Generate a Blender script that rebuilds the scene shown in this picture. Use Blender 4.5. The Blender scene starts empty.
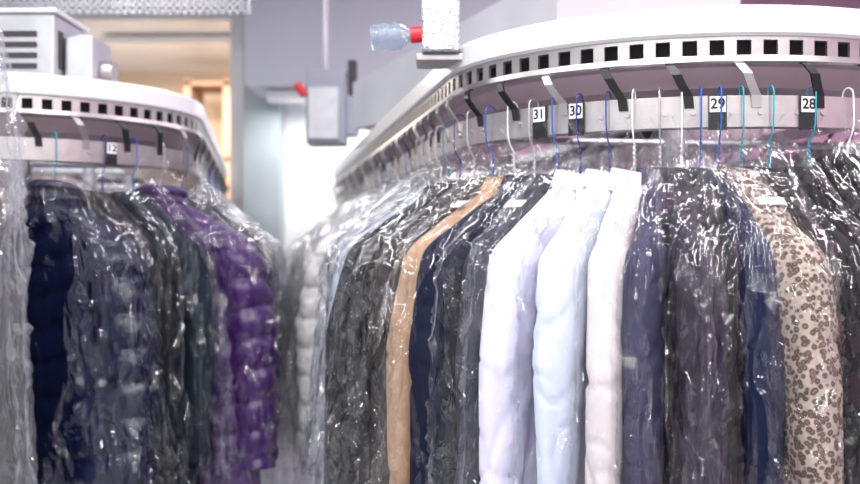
import bpy, math, random
from mathutils import Vector, Matrix, noise
random.seed(4)
S=bpy.context.scene
S.view_settings.view_transform='Standard'
S.view_settings.look='None'
try:
    S.cycles.transparent_max_bounces=24
    S.cycles.max_bounces=6; S.cycles.glossy_bounces=3; S.cycles.diffuse_bounces=3
except Exception: pass
CZ=1.5
# ------------------------------------------------------------ helpers
def link(o,parent=None):
    S.collection.objects.link(o)
    if parent: o.parent=parent
    return o
def empty(name,M=None):
    e=bpy.data.objects.new(name,None); e.empty_display_size=.1
    if M is not None: e.matrix_world=M
    return link(e)
def mk(name,v,f,mats,parent=None,smooth=False,mi=None,M=None):
    me=bpy.data.meshes.new(name); me.from_pydata(v,[],f)
    for m in (mats if isinstance(mats,(list,tuple)) else [mats]): me.materials.append(m)
    if mi: me.polygons.foreach_set('material_index',mi)
    if smooth: me.polygons.foreach_set('use_smooth',[True]*len(f))
    me.update()
    o=bpy.data.objects.new(name,me); link(o,parent)
    if M is not None: o.matrix_world=M
    return o
def boxg(x0,x1,y0,y1,z0,z1):
    v=[(x0,y0,z0),(x1,y0,z0),(x1,y1,z0),(x0,y1,z0),(x0,y0,z1),(x1,y0,z1),(x1,y1,z1),(x0,y1,z1)]
    f=[(0,3,2,1),(4,5,6,7),(0,1,5,4),(1,2,6,5),(2,3,7,6),(3,0,4,7)]
    return v,f
def box(name,x0,x1,y0,y1,z0,z1,m,parent=None,bev=0):
    v,f=boxg(x0,x1,y0,y1,z0,z1)
    o=mk(name,v,f,m,parent)
    if bev:
        b=o.modifiers.new('b','BEVEL'); b.width=bev; b.segments=2
    return o
class Acc:
    def __init__(s): s.v=[];s.f=[];s.mi=[]
    def add(s,v,f,mi=0):
        n=len(s.v); s.v+= [tuple(p) for p in v]; s.f+=[tuple(i+n for i in q) for q in f]; s.mi+=[mi]*len(f)
    def box(s,*a,mi=0): 
        v,f=boxg(*a); s.add(v,f,mi)
def cyl(p0,p1,r,n=16,r1=None):
    p0=Vector(p0);p1=Vector(p1);d=(p1-p0).normalized()
    a=d.orthogonal().normalized();b=d.cross(a)
    r1=r if r1 is None else r1
    v=[];f=[]
    for p,rr in((p0,r),(p1,r1)):
        for i in range(n):
            t=2*math.pi*i/n; v.append(tuple(p+a*math.cos(t)*rr+b*math.sin(t)*rr))
    for i in range(n): f.append((i,(i+1)%n,n+(i+1)%n,n+i))
    f.append(tuple(range(n))[::-1]); f.append(tuple(range(n,2*n)))
    return v,f
# ------------------------------------------------------------ materials
def nm(name):
    m=bpy.data.materials.new(name); m.use_nodes=True; nt=m.node_tree
    return m,nt,nt.nodes['Principled BSDF']
def bumpn(nt,b,scale,strength,dist=.01,mapscale=None,detail=3):
    tc=nt.nodes.new('ShaderNodeTexCoord'); n=nt.nodes.new('ShaderNodeTexNoise'); n.inputs['Scale'].default_value=scale; n.inputs['Detail'].default_value=detail
    src=tc.outputs['Object']
    if mapscale:
        mp=nt.nodes.new('ShaderNodeMapping'); mp.inputs['Scale'].default_value=mapscale; nt.links.new(src,mp.inputs[0]); src=mp.outputs[0]
    nt.links.new(src,n.inputs['Vector'])
    bp=nt.nodes.new('ShaderNodeBump'); bp.inputs['Strength'].default_value=strength; bp.inputs['Distance'].default_value=dist
    nt.links.new(n.outputs[0],bp.inputs['Height']); nt.links.new(bp.outputs[0],b.inputs['Normal'])
    return n,src
def paint(name,c,rough=.5,metal=0,var=.08,scale=4,bump=.05,emis=0):
    m,nt,b=nm(name)
    n,src=bumpn(nt,b,scale*8,bump)
    n2=nt.nodes.new('ShaderNodeTexNoise'); n2.inputs['Scale'].default_value=scale; nt.links.new(src,n2.inputs['Vector'])
    r=nt.nodes.new('ShaderNodeValToRGB')
    r.color_ramp.elements[0].position=.3;r.color_ramp.elements[1].position=.7
    r.color_ramp.elements[0].color=tuple(x*(1-var) for x in c)+(1,)
    r.color_ramp.elements[1].color=tuple(min(1,x*(1+var)) for x in c)+(1,)
    nt.links.new(n2.outputs[0],r.inputs[0]); nt.links.new(r.outputs[0],b.inputs['Base Color'])
    b.inputs['Roughness'].default_value=rough; b.inputs['Metallic'].default_value=metal
    return m
def fabric(name,c,c2=None,pattern=None,rough=.8):
    m,nt,b=nm(name)
    b.inputs['Roughness'].default_value=rough
    b.inputs['Specular IOR Level'].default_value=.5 if rough<.5 else .2
    n,src=bumpn(nt,b,300,.25,.002)
    c2=c2 or tuple(x*.75 for x in c)
    r=nt.nodes.new('ShaderNodeValToRGB'); r.color_ramp.elements[0].color=c2+(1,); r.color_ramp.elements[1].color=c+(1,)
    if pattern=='leopard':
        vo=nt.nodes.new('ShaderNodeTexVoronoi'); vo.inputs['Scale'].default_value=110; nt.links.new(src,vo.inputs['Vector'])
        e=r.color_ramp.elements; e[0].position=.0; e[0].color=(.20,.13,.085,1); e[1].position=.9; e[1].color=c+(1,)
        x=e.new(.2); x.color=(.17,.11,.075,1); x=e.new(.30); x.color=(.07,.05,.045,1); x=e.new(.44); x.color=(.08,.06,.05,1); x=e.new(.62); x.color=c+(1,)
        nt.links.new(vo.outputs['Distance'],r.inputs[0])
    else:
        n2=nt.nodes.new('ShaderNodeTexNoise'); n2.inputs['Scale'].default_value=60; nt.links.new(src,n2.inputs['Vector'])
        r.color_ramp.elements[0].position=.25;r.color_ramp.elements[1].position=.75
        nt.links.new(n2.outputs[0],r.inputs[0])
    nt.links.new(r.outputs[0],b.inputs['Base Color'])
    return m
def plastic(name,veil=.05,g0=.045,g1=.36,simple=False):
    m=bpy.data.materials.new(name); m.use_nodes=True; nt=m.node_tree; nt.nodes.clear()
    N=nt.nodes.new; L=nt.links.new
    out=N('ShaderNodeOutputMaterial'); tr=N('ShaderNodeBsdfTransparent'); tr.inputs[0].default_value=(.985,.988,.992,1)
    gl=N('ShaderNodeBsdfGlossy'); gl.inputs['Roughness'].default_value=.06; gl.inputs[0].default_value=(1,1,1,1)
    df=N('ShaderNodeBsdfDiffuse'); df.inputs[0].default_value=(.92,.93,.96,1)
    tc=N('ShaderNodeTexCoord'); oi=N('ShaderNodeObjectInfo')
    add=N('ShaderNodeVectorMath'); add.operation='ADD'; L(tc.outputs['Object'],add.inputs[0])
    ml=N('ShaderNodeVectorMath'); ml.operation='SCALE'; ml.inputs[0].default_value=(7,5,3); L(oi.outputs['Random'],ml.inputs['Scale']); L(ml.outputs[0],add.inputs[1])
    src=add.outputs[0]
    if not simple:
        dn=N('ShaderNodeTexNoise'); dn.inputs['Scale'].default_value=5; dn.inputs['Detail'].default_value=1; L(src,dn.inputs['Vector'])
        ds=N('ShaderNodeVectorMath'); ds.operation='SCALE'; ds.inputs['Scale'].default_value=.2; L(dn.outputs['Color'],ds.inputs[0])
        ad2=N('ShaderNodeVectorMath'); ad2.operation='ADD'; L(src,ad2.inputs[0]); L(ds.outputs[0],ad2.inputs[1]); src=ad2.outputs[0]
    mp=N('ShaderNodeMapping'); mp.inputs['Rotation'].default_value=(.25,.5,0); mp.inputs['Scale'].default_value=(1,1,.28); L(src,mp.inputs[0])
    v1=N('ShaderNodeTexVoronoi'); v1.inputs['Scale'].default_value=13; L(mp.outputs[0],v1.inputs['Vector'])
    b1=N('ShaderNodeBump'); b1.inputs['Strength'].default_value=1; b1.inputs['Distance'].default_value=.042; L(v1.outputs['Distance'],b1.inputs['Height'])
    nrm=b1.outputs[0]
    if not simple:
        mp2=N('ShaderNodeMapping'); mp2.inputs['Rotation'].default_value=(-.5,-.8,.2); mp2.inputs['Scale'].default_value=(1,1,.4); L(src,mp2.inputs[0])
        v2=N('ShaderNodeTexVoronoi'); v2.inputs['Scale'].default_value=30; L(mp2.outputs[0],v2.inputs['Vector'])
        b2=N('ShaderNodeBump'); b2.inputs['Strength'].default_value=.85; b2.inputs['Distance'].default_value=.012; L(v2.outputs['Distance'],b2.inputs['Height']); L(nrm,b2.inputs['Normal']); nrm=b2.outputs[0]
    L(nrm,gl.inputs['Normal'])
    lw=N('ShaderNodeLayerWeight'); lw.inputs['Blend'].default_value=.20
    mr=N('ShaderNodeMapRange'); mr.inputs['From Min'].default_value=.1; mr.inputs['From Max'].default_value=1; mr.inputs['To Min'].default_value=g0; mr.inputs['To Max'].default_value=g1
    L(lw.outputs['Facing'],mr.inputs[0])
    m1=N('ShaderNodeMixShader'); L(mr.outputs[0],m1.inputs[0]); L(tr.outputs[0],m1.inputs[1]); L(gl.outputs[0],m1.inputs[2])
    if veil<=0:
        L(m1.outputs[0],out.inputs[0]); return m
    m2=N('ShaderNodeMixShader'); m2.inputs[0].default_value=veil; L(m1.outputs[0],m2.inputs[1]); L(df.outputs[0],m2.inputs[2])
    L(m2.outputs[0],out.inputs[0])
    return m
PLA=plastic('clear_film',0)
PLS=plastic('clear_film_plain',.016,simple=True)
PLM=plastic('milky_film',.05,.06,.4)
WHITE=paint('white_enamel',(.74,.74,.76),.25,0,.02)
STEEL=paint('brushed_steel',(.52,.49,.49),.33,.85,.06,30)
FOIL=paint('foil_steel',(.50,.50,.53),.25,.95,.06,20,.5)
GALV=paint('galvanised',(.5,.51,.55),.4,.6,.1,12)
BLK=paint('black_plastic',(.010,.010,.012),.35)
DARK=paint('dark_inside',(.04,.035,.04),.6)
LAB=paint('label_white',(.85,.85,.85),.5)
RED=paint('red_cap',(.7,.02,.03),.35)
PINKW=paint('enamel_rose',(.68,.52,.58),.3,0,.05)
# ------------------------------------------------------------ conveyors
class Conv:
    def __init__(s,C,R,adir,L):
        s.C=Vector((C[0],C[1],0)); s.R=R; s.a=Vector((adir[0],adir[1],0)).normalized(); s.L=L
        s.phi=math.atan2(s.a.y,s.a.x)
    def at(s,th,r=None):
        t=math.radians(th); n=Vector((math.cos(t),math.sin(t),0)); return s.C+n*(s.R if r is None else r),n
    def side(s,d,which,r=None):
        n=Vector((-s.a.y,s.a.x,0))*which
        return s.C+s.a*d+n*(s.R if r is None else r),n
    def per(s): return 2*s.L+2*math.pi*s.R
    def u(s,q):
        q=q%s.per(); A=math.pi*s.R
        lf=Vector((-s.a.y,s.a.x,0))
        if q<A:
            t=s.phi+math.pi/2+q/s.R; n=Vector((math.cos(t),math.sin(t),0)); return s.C.copy(),n
        q-=A
        if q<s.L: return s.C+s.a*q,-lf
        q-=s.L
        if q<A:
            t=s.phi-math.pi/2+q/s.R; n=Vector((math.cos(t),math.sin(t),0)); return s.C+s.a*s.L,n
        q-=A
        return s.C+s.a*(s.L-q),lf
    def samples(s):
        A=math.pi*s.R; k=56
        qs=[A*i/k for i in range(k)]+[A+s.L*i/6 for i in range(6)]+[A+s.L+A*i/k for i in range(k)]+[2*A+s.L+s.L*i/6 for i in range(6)]
        return [s.u(q) for q in qs]
    def sweep(s,name,prof,mat,parent,smooth=True):
        sm=s.samples(); n=len(sm); v=[];f=[]
        for (r,z) in prof:
            for c,nn in sm:
                p=c+nn*r; v.append((p.x,p.y,CZ+z))
        k=len(prof)
        for j in range(k):
            j2=(j+1)%k
            for i in range(n):
                i2=(i+1)%n; f.append((j*n+i,j*n+i2,j2*n+i2,j2*n+i))
        return mk(name,v,f,mat,parent)
def frame(c,n,r,z):
    p=c+n*r; t=Vector((-n.y,n.x,0))
    return Matrix(((t.x,0,n.x,p.x),(t.y,0,n.y,p.y),(0,1,0,z),(0,0,0,1)))
def build_conv(cv,tags):
    R=cv.R; E=empty('garment_conveyor')
    cv.sweep('cover',[(R-.30,.40),(R+.0,.425),(R+.018,.42),(R+.022,.412),(R+.022,.372),(R+.016,.367),(R-.30,.367)],WHITE,E)
    cv.sweep('hole_shade_ring',[(R-.03,.366),(R-.03,.325),(R-.28,.325),(R-.28,.366)],DARK,E)  # dark ring painted as the shade seen through the band holes
    cv.sweep('lower_body',[(R-.012,.322),(R-.03,.318),(R-.06,.285),(R-.12,.268),(R-.30,.262),(R-.30,.322)],PINKW,E)
    a=Acc()
    cv.sweep('band_top',[(R+.012,.367),(R+.012,.360),(R+.006,.360),(R+.006,.367)],STEEL,E)
    cv.sweep('band_bottom',[(R+.012,.333),(R+.016,.322),(R+.012,.318),(R-.02,.318),(R-.02,.322),(R+.006,.333)],STEEL,E)
    n=int(cv.per()/.046); st=cv.per()/n
    for i in range(n):
        pts=[]
        for q in (i*st,i*st+.010,i*st+.021):
            c,nn=cv.u(q); pts.append((c+nn*(R+.012),c+nn*(R+.006)))
        v=[]
        for po,pi in pts:
            for z in(.332,.361): v.append((po.x,po.y,CZ+z)); v.append((pi.x,pi.y,CZ+z))
        f=[]
        for j in(0,1):
            b=j*4; f+=[(b,b+4,b+6,b+2),(b+1,b+3,b+7,b+5)]
        f+=[(0,2,3,1),(8,9,11,10)]
        a.add(v,f)
    mk('perforated_band',a.v,a.f,STEEL,E)
    cv.sweep('hanger_rail',[(R+.002,.258),(R+.006,.262),(R+.006,.206),(R+.002,.202),(R-.002,.206),(R-.002,.258)],STEEL,E)
    a=Acc(); n=int(cv.per()/.115); st=cv.per()/n
    for i in range(n):
        q=(i+.35)*st; c,nn=cv.u(q); t=Vector((-nn.y,nn.x,0))
        mi=0 if i%3 else 1
        sk=.022
        pl=[(-.05,.325,-sk),(.0,.328,-sk),(.024,.315,-sk*.9),(.03,.298,-sk*.4),(.022,.28,.0),(.012,.262,sk*.5),(.009,.24,sk*.6)]
        w=.0085; v=[];f=[]
        for (dr,z,dt) in pl:
            p=c+nn*(R+dr)+t*dt+Vector((0,0,CZ+z))
            for (ww,hh) in((-w,0),(w,0),(w,-.005),(-w,-.005)):
                v.append(tuple(p+t*ww+(nn*hh if z<.32 else Vector((0,0,hh)))))
        for j in range(len(pl)-1):
            for k in range(4): f.append((j*4+k,j*4+(k+1)%4,j*4+4+(k+1)%4,j*4+4+k))
        f+=[(3,2,1,0),tuple(range(len(v)-4,len(v)))]
        a.add(v,f,mi)
        p=c+nn*(R+.006)+t*.02+Vector((0,0,CZ+.232)); vv,ff=cyl(p,p+nn*.004,.005,8); a.add(vv,ff,1)
        p=c+nn*(R+.006)-t*.03+Vector((0,0,CZ+.232)); vv,ff=cyl(p,p+nn*.001,.005,8); a.add(vv,ff,1)
    mk('carrier_arms',a.v,a.f,[BLK,STEEL],E,mi=a.mi)
    a=Acc()
    for d in (0.05,cv.L*.5,cv.L-.05):
        p=cv.C+cv.a*d
        v,f=cyl((p.x,p.y,0),(p.x,p.y,CZ+.40),.03,16); a.add(v,f)
        v,f=cyl((p.x,p.y,0),(p.x,p.y,.02),.14,20); a.add(v,f)
        for sgn in(-1,1):
            l=Vector((-cv.a.y,cv.a.x,0))*sgn
            e=p+l*(R-.08); v,f=cyl((p.x,p.y,CZ+.30),(e.x,e.y,CZ+.30),.018,10); a.add(v,f)
            e=p+l*(R+.0); v,f=cyl((p.x,p.y,CZ+.235),(e.x,e.y,CZ+.235),.008,8); a.add(v,f)
    mk('support_posts',a.v,a.f,GALV,E)
    for th,num in tags:
        c,nn=cv.at(th,0)
        M=frame(c,nn,R+.008,CZ+.228)
        v,f=boxg(-.016,.016,-.028,.034,0,.003)
        mk('tag_plate',v,f,BLK,E,M=M)
        v,f=boxg(-.014,.014,.004,.032,.003,.0042)
        mk('tag_label',v,f,LAB,E,M=M)
        cu=bpy.data.curves.new('tag_number','FONT'); cu.body=num; cu.size=.026; cu.align_x='CENTER'; cu.align_y='CENTER'; cu.extrude=.0003; cu.offset=.0006
        cu.materials.append(BLK)
        o=bpy.data.objects.new('tag_number',cu); link(o,E); o.matrix_world=M@Matrix.Translation((0,.018,.0046))
    return E
adir=(-.17,.985)
CR=Conv((.59,2.33),.54,adir,3.4)
CL=Conv((-1.23,2.98),.52,adir,2.6)
build_conv(CR,[(226.5,'31'),(235,'30'),(262,'29'),(279,'28'),(297,'27')])
build_conv(CL,[(318,'12'),(285,'11')])
# ------------------------------------------------------------ garments
def interp(prof,z):
    if z>=prof[0][0]: return prof[0][1:]
    for i in range(len(prof)-1):
        a,b=prof[i],prof[i+1]
        if z>=b[0]:
            t=(a[0]-z)/(a[0]-b[0]); 
            return tuple(a[k]+(b[k]-a[k])*t for k in range(1,len(a)))
    return prof[-1][1:]
def sgnpow(c,p): return math.copysign(abs(c)**p,c)
def loft(rows,nu,disp,cap=False,p=.8):
    v=[];f=[]
    for (cx,cy,z,hw,hd) in rows:
        for i in range(nu):
            t=2*math.pi*i/nu
            x=cx+hw*sgnpow(math.cos(t),p); y=cy+hd*sgnpow(math.sin(t),p)
            v.append(disp(x,y,z,math.cos(t),math.sin(t)))
    for j in range(len(rows)-1):
        for i in range(nu):
            i2=(i+1)%nu; f.append((j*nu+i,(j+1)*nu+i,(j+1)*nu+i2,j*nu+i2))
    if cap: f.append(tuple(range(nu))); f.append(tuple(range((len(rows)-1)*nu,len(rows)*nu))[::-1])
    return v,f
def crease(x,y,z,w):
    return max(0,1-abs(noise.noise(Vector((x,y,z))))/w)
def garment_mesh(kind,col,length,seed,fat=1.0,extra=None):
    rnd=random.Random(seed); a=Acc()
    hdm={'shirt':.72,'suit':.85,'puffer':1.1,'coat':1.0}[kind]*fat
    z0=-.15
    prof=[(z0,.044,.036),(z0-.010,.058,.042),(z0-.035,.098,.046),(z0-.065,.140,.046),(z0-.09,.172,.046),(z0-.11,.190,.047),(z0-.15,.203,.05),(z0-.3,.198,.055),(z0-.5,.205,.055),(z0-length,.222,.05)]
    S1=seed*7.3
    def fold(x,y,z,cx,cy,A,A2):
        k=min(1,max(0,(z0-z)/.15))
        n=noise.noise(Vector((x*17+S1,y*9,z*1.3)))*A*k
        n-=crease(x*9+z*2+S1,y*6,z*1.6,.07)*A2*k
        n-=crease(x*8-z*7,y*7+S1,z*3,.05)*A2*.6
        return (x+cx*n*.4,y+cy*n,z)
    if kind=='puffer':
        pitch=.082
        def disp(x,y,z,cx,cy):
            zz=z+ .016*noise.noise(Vector((x*6+S1,y*6,z*3)))+x*.22*(1 if cy>0 else -1)
            q=abs(math.sin(math.pi*zz/pitch))**.5*.016*min(1,max(.0,(z0-z)/.05))
            w=noise.noise(Vector((x*34+S1,y*34,z*26)))*.004+noise.noise(Vector((x*70+S1,y*70,z*40)))*.002
            x,y,z=fold(x,y,z,cx,cy,.012,.004)
            return (x+cx*(q+w),y+cy*(q+w),z)
        dz=.0058
    else:
        A={'shirt':(.020,.008),'suit':(.010,.004),'coat':(.012,.004)}[kind]
        def disp(x,y,z,cx,cy): return fold(x,y,z,cx,cy,*A)
        dz=.008
    rows=[];z=z0
    while z>z0-length:
        hw,hd=interp(prof,z); rows.append((0,0,z,hw,hd*hdm)); z-= dz
    v,f=loft(rows,80,disp); a.add(v,f,0)
    sl=.60 if kind!='puffer' else .64
    for sg in(-1,1):
        rows=[];n=int(sl/dz)
        bend=rnd.uniform(-.012,.022)
        for j in range(n+1):
            t=j/n; z=z0-.082-sl*t
            r=.060*(1-.33*t)
            q=min(1,t*sl/.07); rr=r*(.2+.8*math.sin(q*math.pi/2))
            cx=sg*(.152+.054*min(1,t*2.6)**.7+.014*t); cy=.004+bend*math.sin(t*2.5)
            if t>.92 and kind=='shirt': rr*=1.06
            rows.append((cx,cy,z,rr*.92,rr*(.76 if kind!='puffer' else 1.0)*min(1.1,hdm+.1)))
        def dsl(x,y,z,cx,cy,sg=sg):
            k=min(1,max(0,(z0-.1-z)/.1))
            if kind=='puffer': return disp(x,y,z,cx,cy)
            w=noise.noise(Vector((x*12+sg*5+S1,y*22,z*1.8)))*.012
            w-=crease(x*8+z*7+S1,y*10,z*3,.06)*.006
            w-=crease(x*9-z*8+S1,y*12,z*5,.05)*.004
            w*=k
            return (x+cx*w,y+cy*w,z)
        v,f=loft(rows,36,dsl,cap=True,p=.9); a.add(v,f,0)
    if kind=='shirt':
        rows=[(0,0,z0-.02,.054,.044),(0,0,z0+.012,.043,.038),(0,0,z0+.018,.043,.038),(0,0,z0+.016,.048,.042),(0,.002,z0-.014,.062,.052)]
        v,f=loft(rows,40,lambda x,y,z,cx,cy:(x,y,z+.008*(1 if cy<0 else -1)*abs(cy)),p=1); a.add(v,f,1)
    elif kind in('suit','coat'):
        rows=[(0,-.005,z0-.02,.058,.044),(0,-.01,z0+.010,.048,.038),(0,-.01,z0+.014,.052,.042),(0,-.008,z0-.018,.068,.056)]
        v,f=loft(rows,40,lambda x,y,z,cx,cy:(x,y,z+.008*(1 if cy<0 else -1)*abs(cy)),p=1); a.add(v,f,1)
    else:
        rows=[]
        for j in range(13):
            t=j/12; b=abs(math.sin(math.pi*t*2))**.6*.012
            rows.append((0,0,z0-.02+.055*t,.054+b,.048+b))
        for j in range(5):
            rows.append((0,0,z0+.035-.012*j,.048,.040))
        v,f=loft(rows,40,lambda x,y,z,cx,cy:(x,y,z+cy*-.01),p=1); a.add(v,f,1)
    def surf(x,z,off=.004):
        hw,hd=interp(prof,z); hd*=hdm
        c=max(-1,min(1,x/hw)); c=sgnpow(c,1/.8); s=math.sqrt(max(0,1-c*c))
        p=disp(x,hd*sgnpow(s,.8),z,c,s); return (p[0],p[1]+off,p[2])
    def patch(f0,f1,n,mi,off=.004,m=5):
        v=[];f=[]
        for j in range(n+1):
            t=j/n; x0,zz0=f0(t); x1,zz1=f1(t)
            for k in range(m+1):
                s=k/m; v.append(surf(x0+(x1-x0)*s,zz0+(zz1-zz0)*s,off if 0<s<1 else off*.4))
        for j in range(n):
            for k in range(m): f.append((j*(m+1)+k,j*(m+1)+k+1,(j+1)*(m+1)+k+1,(j+1)*(m+1)+k))
        a.add(v,f,mi)
    if kind=='shirt':
        patch(lambda t:(-.014,z0-.03-t*(length-.04)),lambda t:(.014,z0-.03-t*(length-.04)),50,0,.004,3)
        for j in range(7):
            p=surf(0,z0-.06-j*.085,.006); v,f=cyl(p,(p[0],p[1]+.003,p[2]),.0055,10); a.add(v,f,2)
        patch(lambda t:(.06,z0-.17-t*.12),lambda t:(.145,z0-.17-t*.12),10,0,.004)
        for sg in(-1,1):
            patch(lambda t:(sg*(.012+.03*(1-t)),z0+.01-t*.035),lambda t:(sg*(.045+.02*t),z0-.005-t*.055),6,1,.012)
    elif kind in('suit','coat'):
        for sg in(-1,1):
            patch(lambda t:(sg*(.055*(1-t)+.004),z0-.01-t*.30),lambda t:(sg*((.075+.03*min(1,t*4)) if t<.25 else (.105*(1-(t-.25)/.75)**.9+.004)),z0-.035-t*.275),26,1,.008)
            patch(lambda t:(sg*.075,z0-.48-t*.05),lambda t:(sg*.17,z0-.475-t*.05),4,1,.007)
        patch(lambda t:(-.004,z0-.28-t*(length-.30)),lambda t:(.006,z0-.28-t*(length-.30)),20,1,.006,2)
        for j in range(3):
            p=surf(.02,z0-.33-j*.11,.008); v,f=cyl(p,(p[0],p[1]+.004,p[2]),.010,12); a.add(v,f,2)
    else:
        patch(lambda t:(-.008,z0-.01-t*(length-.03)),lambda t:(.008,z0-.01-t*(length-.03)),60,2,.010,2)
    me=bpy.data.meshes.new(kind); me.from_pydata(a.v,[],a.f); me.polygons.foreach_set('use_smooth',[True]*len(a.f)); me.polygons.foreach_set('material_index',a.mi)
    me.materials.append(col[0]); me.materials.append(col[1]); me.materials.append(col[2]); me.update()
    return me
def bag_mesh(seed,length=1.02,mat=None):
    S1=seed*11.7; rnd=random.Random(seed)
    prof=[(-.035,.028,.022),(-.055,.012,.011),(-.07,.020,.02),(-.09,.046,.040),(-.12,.085,.062),(-.15,.115,.070),(-.19,.162,.072),(-.23,.212,.072),(-.265,.248,.074),(-.32,.270,.076),(-.6,.288,.082),(-.85,.312,.090),(-length,.335,.098)]
    v=[];f=[];nu=140;nz=140
    zs=[-.035-(length-.035)*(j/nz)**1.1 for j in range(nz+1)]
    for z in zs:
        hw,hd=interp(prof,z)
        k=min(1,max(0,(-z-.07)/.16)); kl=min(1,max(0,(-z-.2)/.6))
        for i in range(nu):
            t=2*math.pi*i/nu; c=math.cos(t); s=math.sin(t)
            x=hw*sgnpow(c,.8); y=hd*sgnpow(s,.8)
            pl=math.sin(t*13+S1+3*noise.noise(Vector((c*2,s*2,z*5+S1))))*.12*max(0,1-k*.8)*hw*.9
            g=abs(noise.noise(Vector((c*3.2+S1,s*2.4,z*.9))))*2-.4
            g2=crease(c*2.2-z*3.5,s*1.8+S1,z*1.2+c,.09)
            g3=crease(c*3.4+z*6+S1,s*3,z*3-c*2,.08)
            g4=crease(c*5-z*11+S1,s*5,z*9+c*3,.09)
            top=noise.noise(Vector((c*4+S1,s*4,z*16)))*.014*max(0,1-abs(-z-.2)/.18)
            d=(g*(.012+.016*kl)+g2*.014+g3*.010+g4*.006-.004+top)*k+pl
            v.append((x+c*d*.8,y+s*d,z))
    for j in range(nz):
        for i in range(nu):
            i2=(i+1)%nu; f.append((j*nu+i,(j+1)*nu+i,(j+1)*nu+i2,j*nu+i2))
    me=bpy.data.meshes.new('plastic_cover'); me.from_pydata(v,[],f); me.polygons.foreach_set('use_smooth',[True]*len(f)); me.materials.append(mat or PLA); me.update()
    return me
BAGS=[bag_mesh(i+1,1.0+.03*i) for i in range(6)]
BAGS2=[bag_mesh(i+8,1.0+.03*i,PLS) for i in range(3)]
BAGM=bag_mesh(20,1.12,PLM)
def wirecurve(name,mat,r=.0015):
    cu=bpy.data.curves.new(name,'CURVE'); cu.dimensions='3D'; cu.bevel_depth=r; cu.bevel_resolution=2
    pts=[]
    for j in range(13):
        t=math.radians(200-j*200/12); pts.append((.003+.012*math.cos(t),0,.004+.013*math.sin(t)))
    pts+=[(.0155,0,-.02),(.015,0,-.05),(.010,0,-.068),(.001,0,-.082),(0,0,-.10),(0,0,-.135)]
    tri=[(0,0,-.135),(.03,.0,-.155),(.17,0,-.240),(.185,0,-.252),(.17,0,-.258),(-.17,0,-.258),(-.185,0,-.252),(-.17,0,-.240),(-.03,0,-.155),(0,0,-.135)]
    P3=[(.0022*math.cos(k*.9),.0022*math.sin(k*.9),-.082-.0013*k) for k in range(40)]
    for P in(pts,tri,P3):
        sp=cu.splines.new('POLY'); sp.points.add(len(P)-1)
        for i,p in enumerate(P): sp.points[i].co=(p[0],p[1],p[2],1)
    cu.materials.append(mat)
    return cu
WM=[wirecurve('hanger_wire',paint('wire_'+n,c,.3,mt)) for n,c,mt in(('white',(.8,.8,.82),0),('blue',(.02,.10,.42),0),('steel',(.7,.7,.72),.9),('teal',(.02,.32,.42),0),('navy',(.02,.03,.2),0),('bronze',(.3,.2,.15),.6))]
BTN=paint('button',(.7,.7,.7),.3); BTD=paint('button_dark',(.03,.03,.035),.3); ZIP=paint('zip',(.1,.1,.11),.3,.7)
PAPER=paint('ticket_paper',(.85,.85,.84),.7)
v,f=boxg(-.010,.010,-.022,.022,0,.002)
tm=bpy.data.meshes.new('paper_ticket'); tm.from_pydata(v,[],f); tm.materials.append(PAPER)
def C(n,c,c2=None,pat=None,rough=.8,col=None,btn=None):
    m=fabric(n,c,c2,pat,rough); return (m,fabric(n+'_trim',col,rough=rough) if col else m,btn or BTD)
COL={
 'navy_puffer':C('navy_nylon',(.004,.007,.034),rough=.27,btn=ZIP),
 'purple':C('purple_nylon',(.045,.007,.105),rough=.3,btn=ZIP),
 'white_puffer':C('white_nylon',(.68,.67,.67),rough=.45,btn=BTN),
 'black':C('black_wool',(.005,.005,.007)),
 'navy':C('navy_wool',(.006,.009,.028)),
 'char':C('charcoal_wool',(.010,.010,.015)),
 'grey':C('grey_wool',(.028,.030,.045)),
 'slate':C('slate_cloth',(.015,.024,.038)),
 'tan':C('camel_wool',(.48,.30,.19)),
 'lav':C('lavender_cotton',(.67,.65,.80),(.62,.60,.76),btn=BTN),
 'ltblue':C('pale_blue_cotton',(.60,.65,.78),(.55,.61,.74),btn=BTN),
 'blue':C('blue_cotton',(.30,.42,.66),btn=BTN),
 'beige':C('ivory_cotton',(.66,.60,.61),(.61,.55,.57),btn=BTN),
 'white':C('white_cotton',(.74,.74,.77),(.70,.70,.74),btn=BTN),
 'plum':C('plum_cloth',(.018,.011,.025)),
 'mauve':C('mauve_cloth',(.16,.10,.17)),
 'check':C('blue_grey_cloth',(.045,.042,.085)),
 'dblue':C('deep_blue',(.006,.010,.042)),
 'leopard':C('leopard_print',(.38,.31,.27),None,'leopard'),
}
NAMES={'shirt':'dress_shirt','suit':'suit_jacket','puffer':'puffer_jacket','coat':'wool_coat'}
cache={};cnt=[0]
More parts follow.
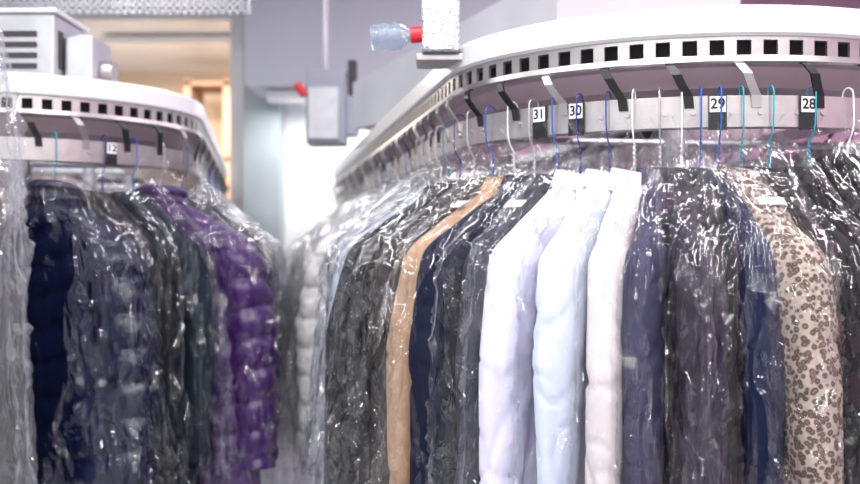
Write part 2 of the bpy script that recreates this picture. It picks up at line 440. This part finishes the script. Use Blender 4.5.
def hang(cv,c,n,kind,col,rot=0,length=None,fat=1.0,bagy=1.0,wire=None,name=None,sx=1.0,ticket=0,far=False,tilt=0):
    length=length or {'shirt':.78,'suit':.78,'puffer':.80,'coat':.92}[kind]
    i=cnt[0];cnt[0]+=1
    key=(kind,col,length,fat)
    if key not in cache: cache[key]=garment_mesh(kind,COL[col],length,len(cache)+1,fat)
    p=c; t=Vector((-n.y,n.x,0))
    M=Matrix(((n.x,t.x,0,p.x),(n.y,t.y,0,p.y),(0,0,1,CZ+.262),(0,0,0,1)))
    E=empty(name or NAMES[kind],M@Matrix.Rotation(math.radians(rot),4,'Z')@Matrix.Rotation(math.radians(tilt),4,'Y'))
    g=bpy.data.objects.new('garment_body',cache[key]); link(g,E); g.scale=(sx,1,1)
    h=bpy.data.objects.new('wire_hanger',WM[random.randrange(6) if wire is None else wire]); link(h,E); h.rotation_euler[2]=-math.radians(rot)*.5
    b=bpy.data.objects.new('plastic_cover',BAGS2[i%3] if far else BAGS[i%6]); link(b,E)
    b.scale=((-1 if i%4>1 else 1)*sx*1.02,{'shirt':.80,'suit':.86,'coat':.95,'puffer':1.2}[kind]*bagy,1)
    if ticket:
        o=bpy.data.objects.new('paper_ticket',tm); link(o,E); o.location=(ticket,0,-.145-(abs(ticket)-.04)*.70+.012); o.rotation_euler=(0,math.radians(35),0)
    return E
R_=[(331,'suit','navy'),(322,'shirt','white'),(313,'suit','black'),(305,'shirt','white'),(297,'suit','char'),(288,'puffer','black'),(280,'suit','black'),(272,'suit','black'),(266.5,'coat','leopard'),(262.5,'suit','dblue'),(259,'suit','black'),(255.5,'suit','plum'),(251.5,'shirt','check'),
 (246.5,'shirt','beige'),(241.5,'shirt','ltblue'),(235.5,'shirt','lav'),(230,'suit','grey'),(224.5,'suit','navy'),(218.5,'coat','tan'),(211,'suit','black'),(203,'suit','black'),(195,'suit','char')]
wires=[0,1,2,3,3,0,3,3,3,1,1,0,2,0,4,4,1,2,0,1,2,4]
jit=[0,2,-3,2,-2,1,3,-1,0,3,-3,2,-2,1.5,-1.5,-1,3,-2,0,2,-3,3]
til=[0,1,-1,1,0,-1,1.5,1,-.5,2,.5,-1,1,1.2,.6,-.8,1.5,-.6,0,1.6,.4,-1]
for k,(th,kd,co) in enumerate(R_):
    p,n=CR.at(th)
    rot=(th-252)*.55; rot=max(-20,min(15,rot))
    if th<215: rot=-20+(215-th)*.5
    if co=='tan': rot=-16
    hang(CR,p,n,kd,co,rot=rot+jit[k],tilt=til[k]*1.1,wire=wires[k],fat=.8 if (kd=='puffer') else 1.,name='leopard_print_coat' if co=='leopard' else None,
         ticket={'tan':.12,'leopard':.13,'grey':.12}.get(co,0),sx=1.03 if co=='tan' else 1.08)
seq=[('suit','grey'),('shirt','ltblue'),('shirt','white'),('shirt','ltblue'),('shirt','white'),('suit','grey'),('puffer','white_puffer'),('shirt','ltblue'),('shirt','white'),('suit','navy'),('shirt','ltblue'),('suit','char'),('shirt','lav')]
d=.07;k=0
while d<2.9:
    kd,co=seq[k%len(seq)]
    p,n=CR.side(d,1)
    hang(CR,p,n,kd,co,rot=random.uniform(-8,8),tilt=random.uniform(-2,2),sx=1.25 if kd=='puffer' else 1,far=d>.6)
    d+=.100 if kd!='puffer' else .13; k+=1
d=.15;k=4
while d<1.4:
    kd,co=seq[(k*5)%len(seq)]; p,n=CR.side(d,-1)
    if kd=='puffer': kd,co='suit','mauve'
    hang(CR,p,n,kd,co,rot=random.uniform(-8,8),far=True); d+=.14;k+=1
L_=[(270,'suit','char',0),(284,'suit','navy',3),(302,'puffer','navy_puffer',22),(316,'suit','char',9),(326,'suit','slate',6),(337,'puffer','purple',5),(351,'suit','grey',0)]
for k,(th,kd,co,rt) in enumerate(L_):
    p,n=CL.at(th)
    hang(CL,p,n,kd,co,rot=rt,sx=1.22 if kd=='puffer' else 1.03,tilt=[0,1,-1,1.5,.5,-1.5,1][k])
seq2=[('suit','grey'),('shirt','white'),('suit','char'),('shirt','white'),('suit','navy'),('shirt','ltblue'),('suit','grey'),('shirt','white')]
d=.09;k=0
while d<2.4:
    kd,co=seq2[k%8]; p,n=CL.side(d,-1); hang(CL,p,n,kd,co,rot=random.uniform(-8,8),far=d>.2); d+=.115;k+=1
# long film bag at the left, on its own ceiling rod
E=empty('garment_bag_on_rod')
v,f=cyl((-1.5,1.92,2.12),(-.90,1.92,2.12),.012,12); mk('rod',v,f,STEEL,E)
a=Acc()
for x in(-1.4,-.97):
    v,f=cyl((x,1.92,2.12),(x,1.92,3.1),.008,8); a.add(v,f)
mk('rod_drops',a.v,a.f,STEEL,E)
for x in(-.915,):
    b=bpy.data.objects.new('plastic_cover',BAGM); link(b,E); b.matrix_world=Matrix.Translation((x,1.92,2.10))@Matrix.Rotation(math.radians(94),4,'Z')@Matrix.Diagonal((1,1.1,1.4,1))
    h=bpy.data.objects.new('wire_hanger',WM[2]); link(h,E); h.matrix_world=Matrix.Translation((x,1.92,2.13))@Matrix.Rotation(math.radians(94),4,'Z')
# ------------------------------------------------------------ drive units etc
E=empty('drive_motor_box')
box('housing',-1.20,-.985,2.62,2.86,CZ+.43,CZ+.60,GALV,E,.006)
box('lid',-1.21,-.975,2.61,2.87,CZ+.60,CZ+.612,WHITE,E,.003)
a=Acc()
for i in range(4): a.box(-1.18,-1.03,2.614,2.622,CZ+.455+.028*i,CZ+.468+.028*i)
for i in range(3): a.box(-.987,-.982,2.65+.06*i,2.68+.06*i,CZ+.46,CZ+.56)
mk('vents',a.v,a.f,DARK,E)
box('side_unit',-.98,-.905,2.68,2.84,CZ+.43,CZ+.555,GALV,E,.006)
v,f=cyl((-.903,2.76,CZ+.47),(-.87,2.76,CZ+.47),.03,20); mk('shaft',v,f,STEEL,E)
def lathe(prof,n=24):
    v=[];f=[]
    for (x,r) in prof:
        for i in range(n):
            t=2*math.pi*i/n; v.append((x,r*math.cos(t),r*math.sin(t)))
    for j in range(len(prof)-1):
        for i in range(n): f.append((j*n+i,j*n+(i+1)%n,(j+1)*n+(i+1)%n,(j+1)*n+i))
    return v,f
E=empty('plastic_bottle')
pr=[(0,.0),(0,.022),(.004,.028),(.012,.029),(.018,.026),(.024,.029),(.034,.029),(.040,.026),(.046,.029),(.06,.028),(.072,.02),(.08,.013),(.094,.013)]
m,nt,b=nm('bottle_pet'); b.inputs['Transmission Weight'].default_value=.8; b.inputs['Roughness'].default_value=.08; b.inputs['Base Color'].default_value=(.62,.72,.86,1); b.inputs['IOR'].default_value=1.3
bumpn(nt,b,60,.2)
MB=Matrix.Translation((-.125,2.12,CZ+.432))@Matrix.Rotation(-.08,4,'Y')
v,f=lathe(pr); mk('bottle',v,f,m,E,True,M=MB)
v,f=lathe([(.084,0),(.084,.0175),(.108,.0175),(.112,.014),(.112,0)]); mk('cap',v,f,RED,E,False,M=MB)
E=empty('steel_bracket_box')
box('body',-.018,.062,2.10,2.2,CZ+.40,CZ+.53,FOIL,E,.006)
box('flange',-.03,.075,2.12,2.23,CZ+.385,CZ+.40,STEEL,E,.003)
box('stay',.0,.05,2.18,2.30,CZ+.428,CZ+.44,STEEL,E,.003)
a=Acc()
for x in(-.006,.05):
    for z in(.415,.515):
        v,f=cyl((x,2.094,CZ+z),(x,2.101,CZ+z),.004,8); a.add(v,f)
mk('screws',a.v,a.f,GALV,E)
v,f=cyl((.02,2.15,CZ+.53),(.02,2.15,3.1),.009,10); mk('conduit',v,f,GALV,E)
GREY=paint('grey_box',(.34,.37,.44),.5); 
E=empty('electrical_control_box')
box('body',-.56,-.38,4.5,4.66,CZ+.44,CZ+.78,GREY,E,.01)
box('door',-.55,-.41,4.485,4.5,CZ+.46,CZ+.70,GALV,E,.005)
box('side_module',-.38,-.325,4.5,4.62,CZ+.48,CZ+.66,GREY,E,.008)
box('gland',-.37,-.33,4.5,4.55,CZ+.66,CZ+.82,BLK,E,.006)
v,f=cyl((-.48,4.58,CZ+.78),(-.48,4.58,3.1),.014,10); mk('pole',v,f,GALV,E)
v,f=cyl((-.60,4.5,CZ+.71),(-.56,4.5,CZ+.66),.02,12); mk('knob',v,f,RED,E)
E=empty('machine_hood')
v=[(-.30,3.9,CZ+.44),(.35,2.75,CZ+.44),(.9,2.9,CZ+.44),(.5,4.4,CZ+.44),(-.30,3.9,CZ+.62),(.35,2.75,CZ+.75),(.9,2.9,CZ+.75),(.5,4.4,CZ+.62)]
mk('hood',v,[(0,3,2,1),(4,5,6,7),(0,1,5,4),(1,2,6,5),(2,3,7,6),(3,0,4,7)],paint('hood_grey',(.54,.55,.60),.4),E)
a=Acc(); y0=4.0
for z in(.915,.945,.985,1.0): a.box(-1.9,-.74,y0,y0+.02,CZ+z,CZ+z+.012)
for i in range(40): a.box(-1.9+i*.03,-1.9+i*.03+.010,y0,y0+.02,CZ+.915,CZ+1.0)
a.box(-1.9,-.74,y0,y0+.25,CZ+1.01,CZ+1.02)
for x in(-1.7,-.85): a.box(x,x+.02,y0,y0+.02,CZ+1.0,3.1)
mk('cable_tray',a.v,a.f,GALV)
# ------------------------------------------------------------ room
WALL=paint('wall_paint',(.50,.53,.59),.7,0,.02,1.5,.05)
WALLB=paint('wall_bright',(.86,.88,.89),.7,0,.02,1.5,.05)
MAUVE=paint('wall_mauve',(.58,.38,.50),.7,0,.05,1.5,.05)
WARM=paint('warm_wall',(.88,.70,.52),.8,0,.06,1.2)
FLO=paint('floor_vinyl',(.36,.36,.38),.4,0,.08,5)
box('floor',-3.2,3.0,-2.6,9.6,-.05,0,FLO)
box('ceiling',-3.2,3.0,-2.6,9.6,3.1,3.15,WHITE)
box('wall_left',-3.25,-3.2,-2.6,9.6,0,3.1,WALL)
box('wall_right',3.0,3.05,-2.6,9.6,0,3.1,MAUVE)
box('wall_back',-1.02,.15,6.2,6.3,0,3.1,WALLB)
box('wall_back_right',.15,3.0,6.2,6.3,0,3.1,MAUVE)
box('wall_back_left',-3.2,-2.35,6.2,6.3,0,3.1,WALL)
box('wall_far',-3.2,.0,9.5,9.6,0,3.1,WARM)
box('wall_far_side',.0,.05,6.3,9.6,0,3.1,WARM)
box('soffit_beam',-1.02,1.2,5.5,6.2,CZ+.87,3.1,WALL)
E=empty('highlight_window_wall')  # unseen window wall, added to give the film structured highlights
HLBAR=paint('highlight_bar',(.10,.10,.11),.4)
box('added_sill',-3.2,3.0,-2.65,-2.6,0,.55,WALL,E); box('added_head',-3.2,3.0,-2.65,-2.6,2.75,3.1,WALL,E)
for x in(-3.2,-2.1,-1.0,-.05,.9,1.9,2.75): box('highlight_bar',x,x+.28,-2.66,-2.6,.55,2.75,HLBAR,E)  # dark bars added behind the camera to break up reflections
box('highlight_crossbar',-3.2,3.0,-2.66,-2.6,2.1,2.2,HLBAR,E)
TEAL=paint('post_teal',(.38,.44,.47),.5)
box('trim_1',-1.22,-1.12,6.1,6.3,0,3.1,WHITE)
box('trim_2',-1.12,-.90,6.0,6.3,0,3.1,TEAL)
box('trim_3',-2.35,-2.27,6.12,6.3,0,3.1,WHITE)
box('trim_4',-2.27,-1.22,6.12,6.3,2.86,3.1,WHITE)
BR=paint('brown_wood',(.36,.21,.13),.6)
E=empty('storage_shelf')
box('upright_1',-2.12,-2.06,8.6,9.1,0,2.9,BR,E); box('upright_2',-1.78,-1.70,8.6,9.1,0,2.9,BR,E)
for z in(.4,1.0,1.6,2.2,2.85): box('shelf',-2.12,-1.70,8.6,9.1,z,z+.03,BR,E)
E=empty('interior_door')
box('leaf',-3.0,-2.5,9.42,9.48,0,2.5,paint('door_cream',(.75,.68,.6),.5),E)
box('handle',-2.58,-2.54,9.38,9.42,1.0,1.12,STEEL,E)
box('baseboard_back',-.9,3.0,6.18,6.2,0,.1,WHITE)
# ------------------------------------------------------------ lights
def strip(x,y,z,lx,ly,e,col=(1,1,1),rot=0):
    l=bpy.data.lights.new('tube_or_fill','AREA'); l.shape='RECTANGLE'; l.size=lx; l.size_y=ly; l.energy=e; l.color=col
    E=empty('ceiling_or_fill_light',Matrix.Translation((x,y,z)))
    o=bpy.data.objects.new('tube_or_fill',l); link(o,E)
    box('housing',-lx/2-.03,lx/2+.03,-ly/2-.03,ly/2+.03,.01,.06,WHITE,E)
for x in(-1.9,-.6,.7,2.0):
    strip(x,-.9,3.02,.06,1.5,42,(1,.985,.96))
for x in(-1.2,.0,1.2):
    strip(x,1.0,3.02,.06,1.5,29,(1,.985,.96))
strip(-1.5,3.3,3.02,.14,1.5,24); strip(.3,3.6,3.02,.14,1.5,18,(1,.97,1)); strip(1.7,2.6,3.02,.14,1.5,40,(1,.68,.88))  # last strip is an added pink fill tinting the right side
strip(-.35,5.75,CZ+.80,1.1,.14,17,(1,.99,.97)); strip(1.5,4.9,3.02,1.4,.14,28,(1,.8,.93))  # first strip is a fill added under the soffit to light the wall
strip(-1.8,7.8,3.02,1.4,.2,165,(1,.91,.82))
w=bpy.data.worlds.new('World'); S.world=w; w.use_nodes=True
w.node_tree.nodes['Background'].inputs[0].default_value=(.97,.97,1,1); w.node_tree.nodes['Background'].inputs[1].default_value=1.75
# ------------------------------------------------------------ camera
cd=bpy.data.cameras.new('camera'); cam=bpy.data.objects.new('camera',cd); link(cam); S.camera=cam
cam.location=(0,0,CZ); cam.rotation_euler=(math.pi/2,0,0); cd.sensor_width=36; cd.lens=36*1000/860; cd.clip_start=.05
cd.dof.use_dof=True; cd.dof.focus_distance=1.72; cd.dof.aperture_fstop=2.9
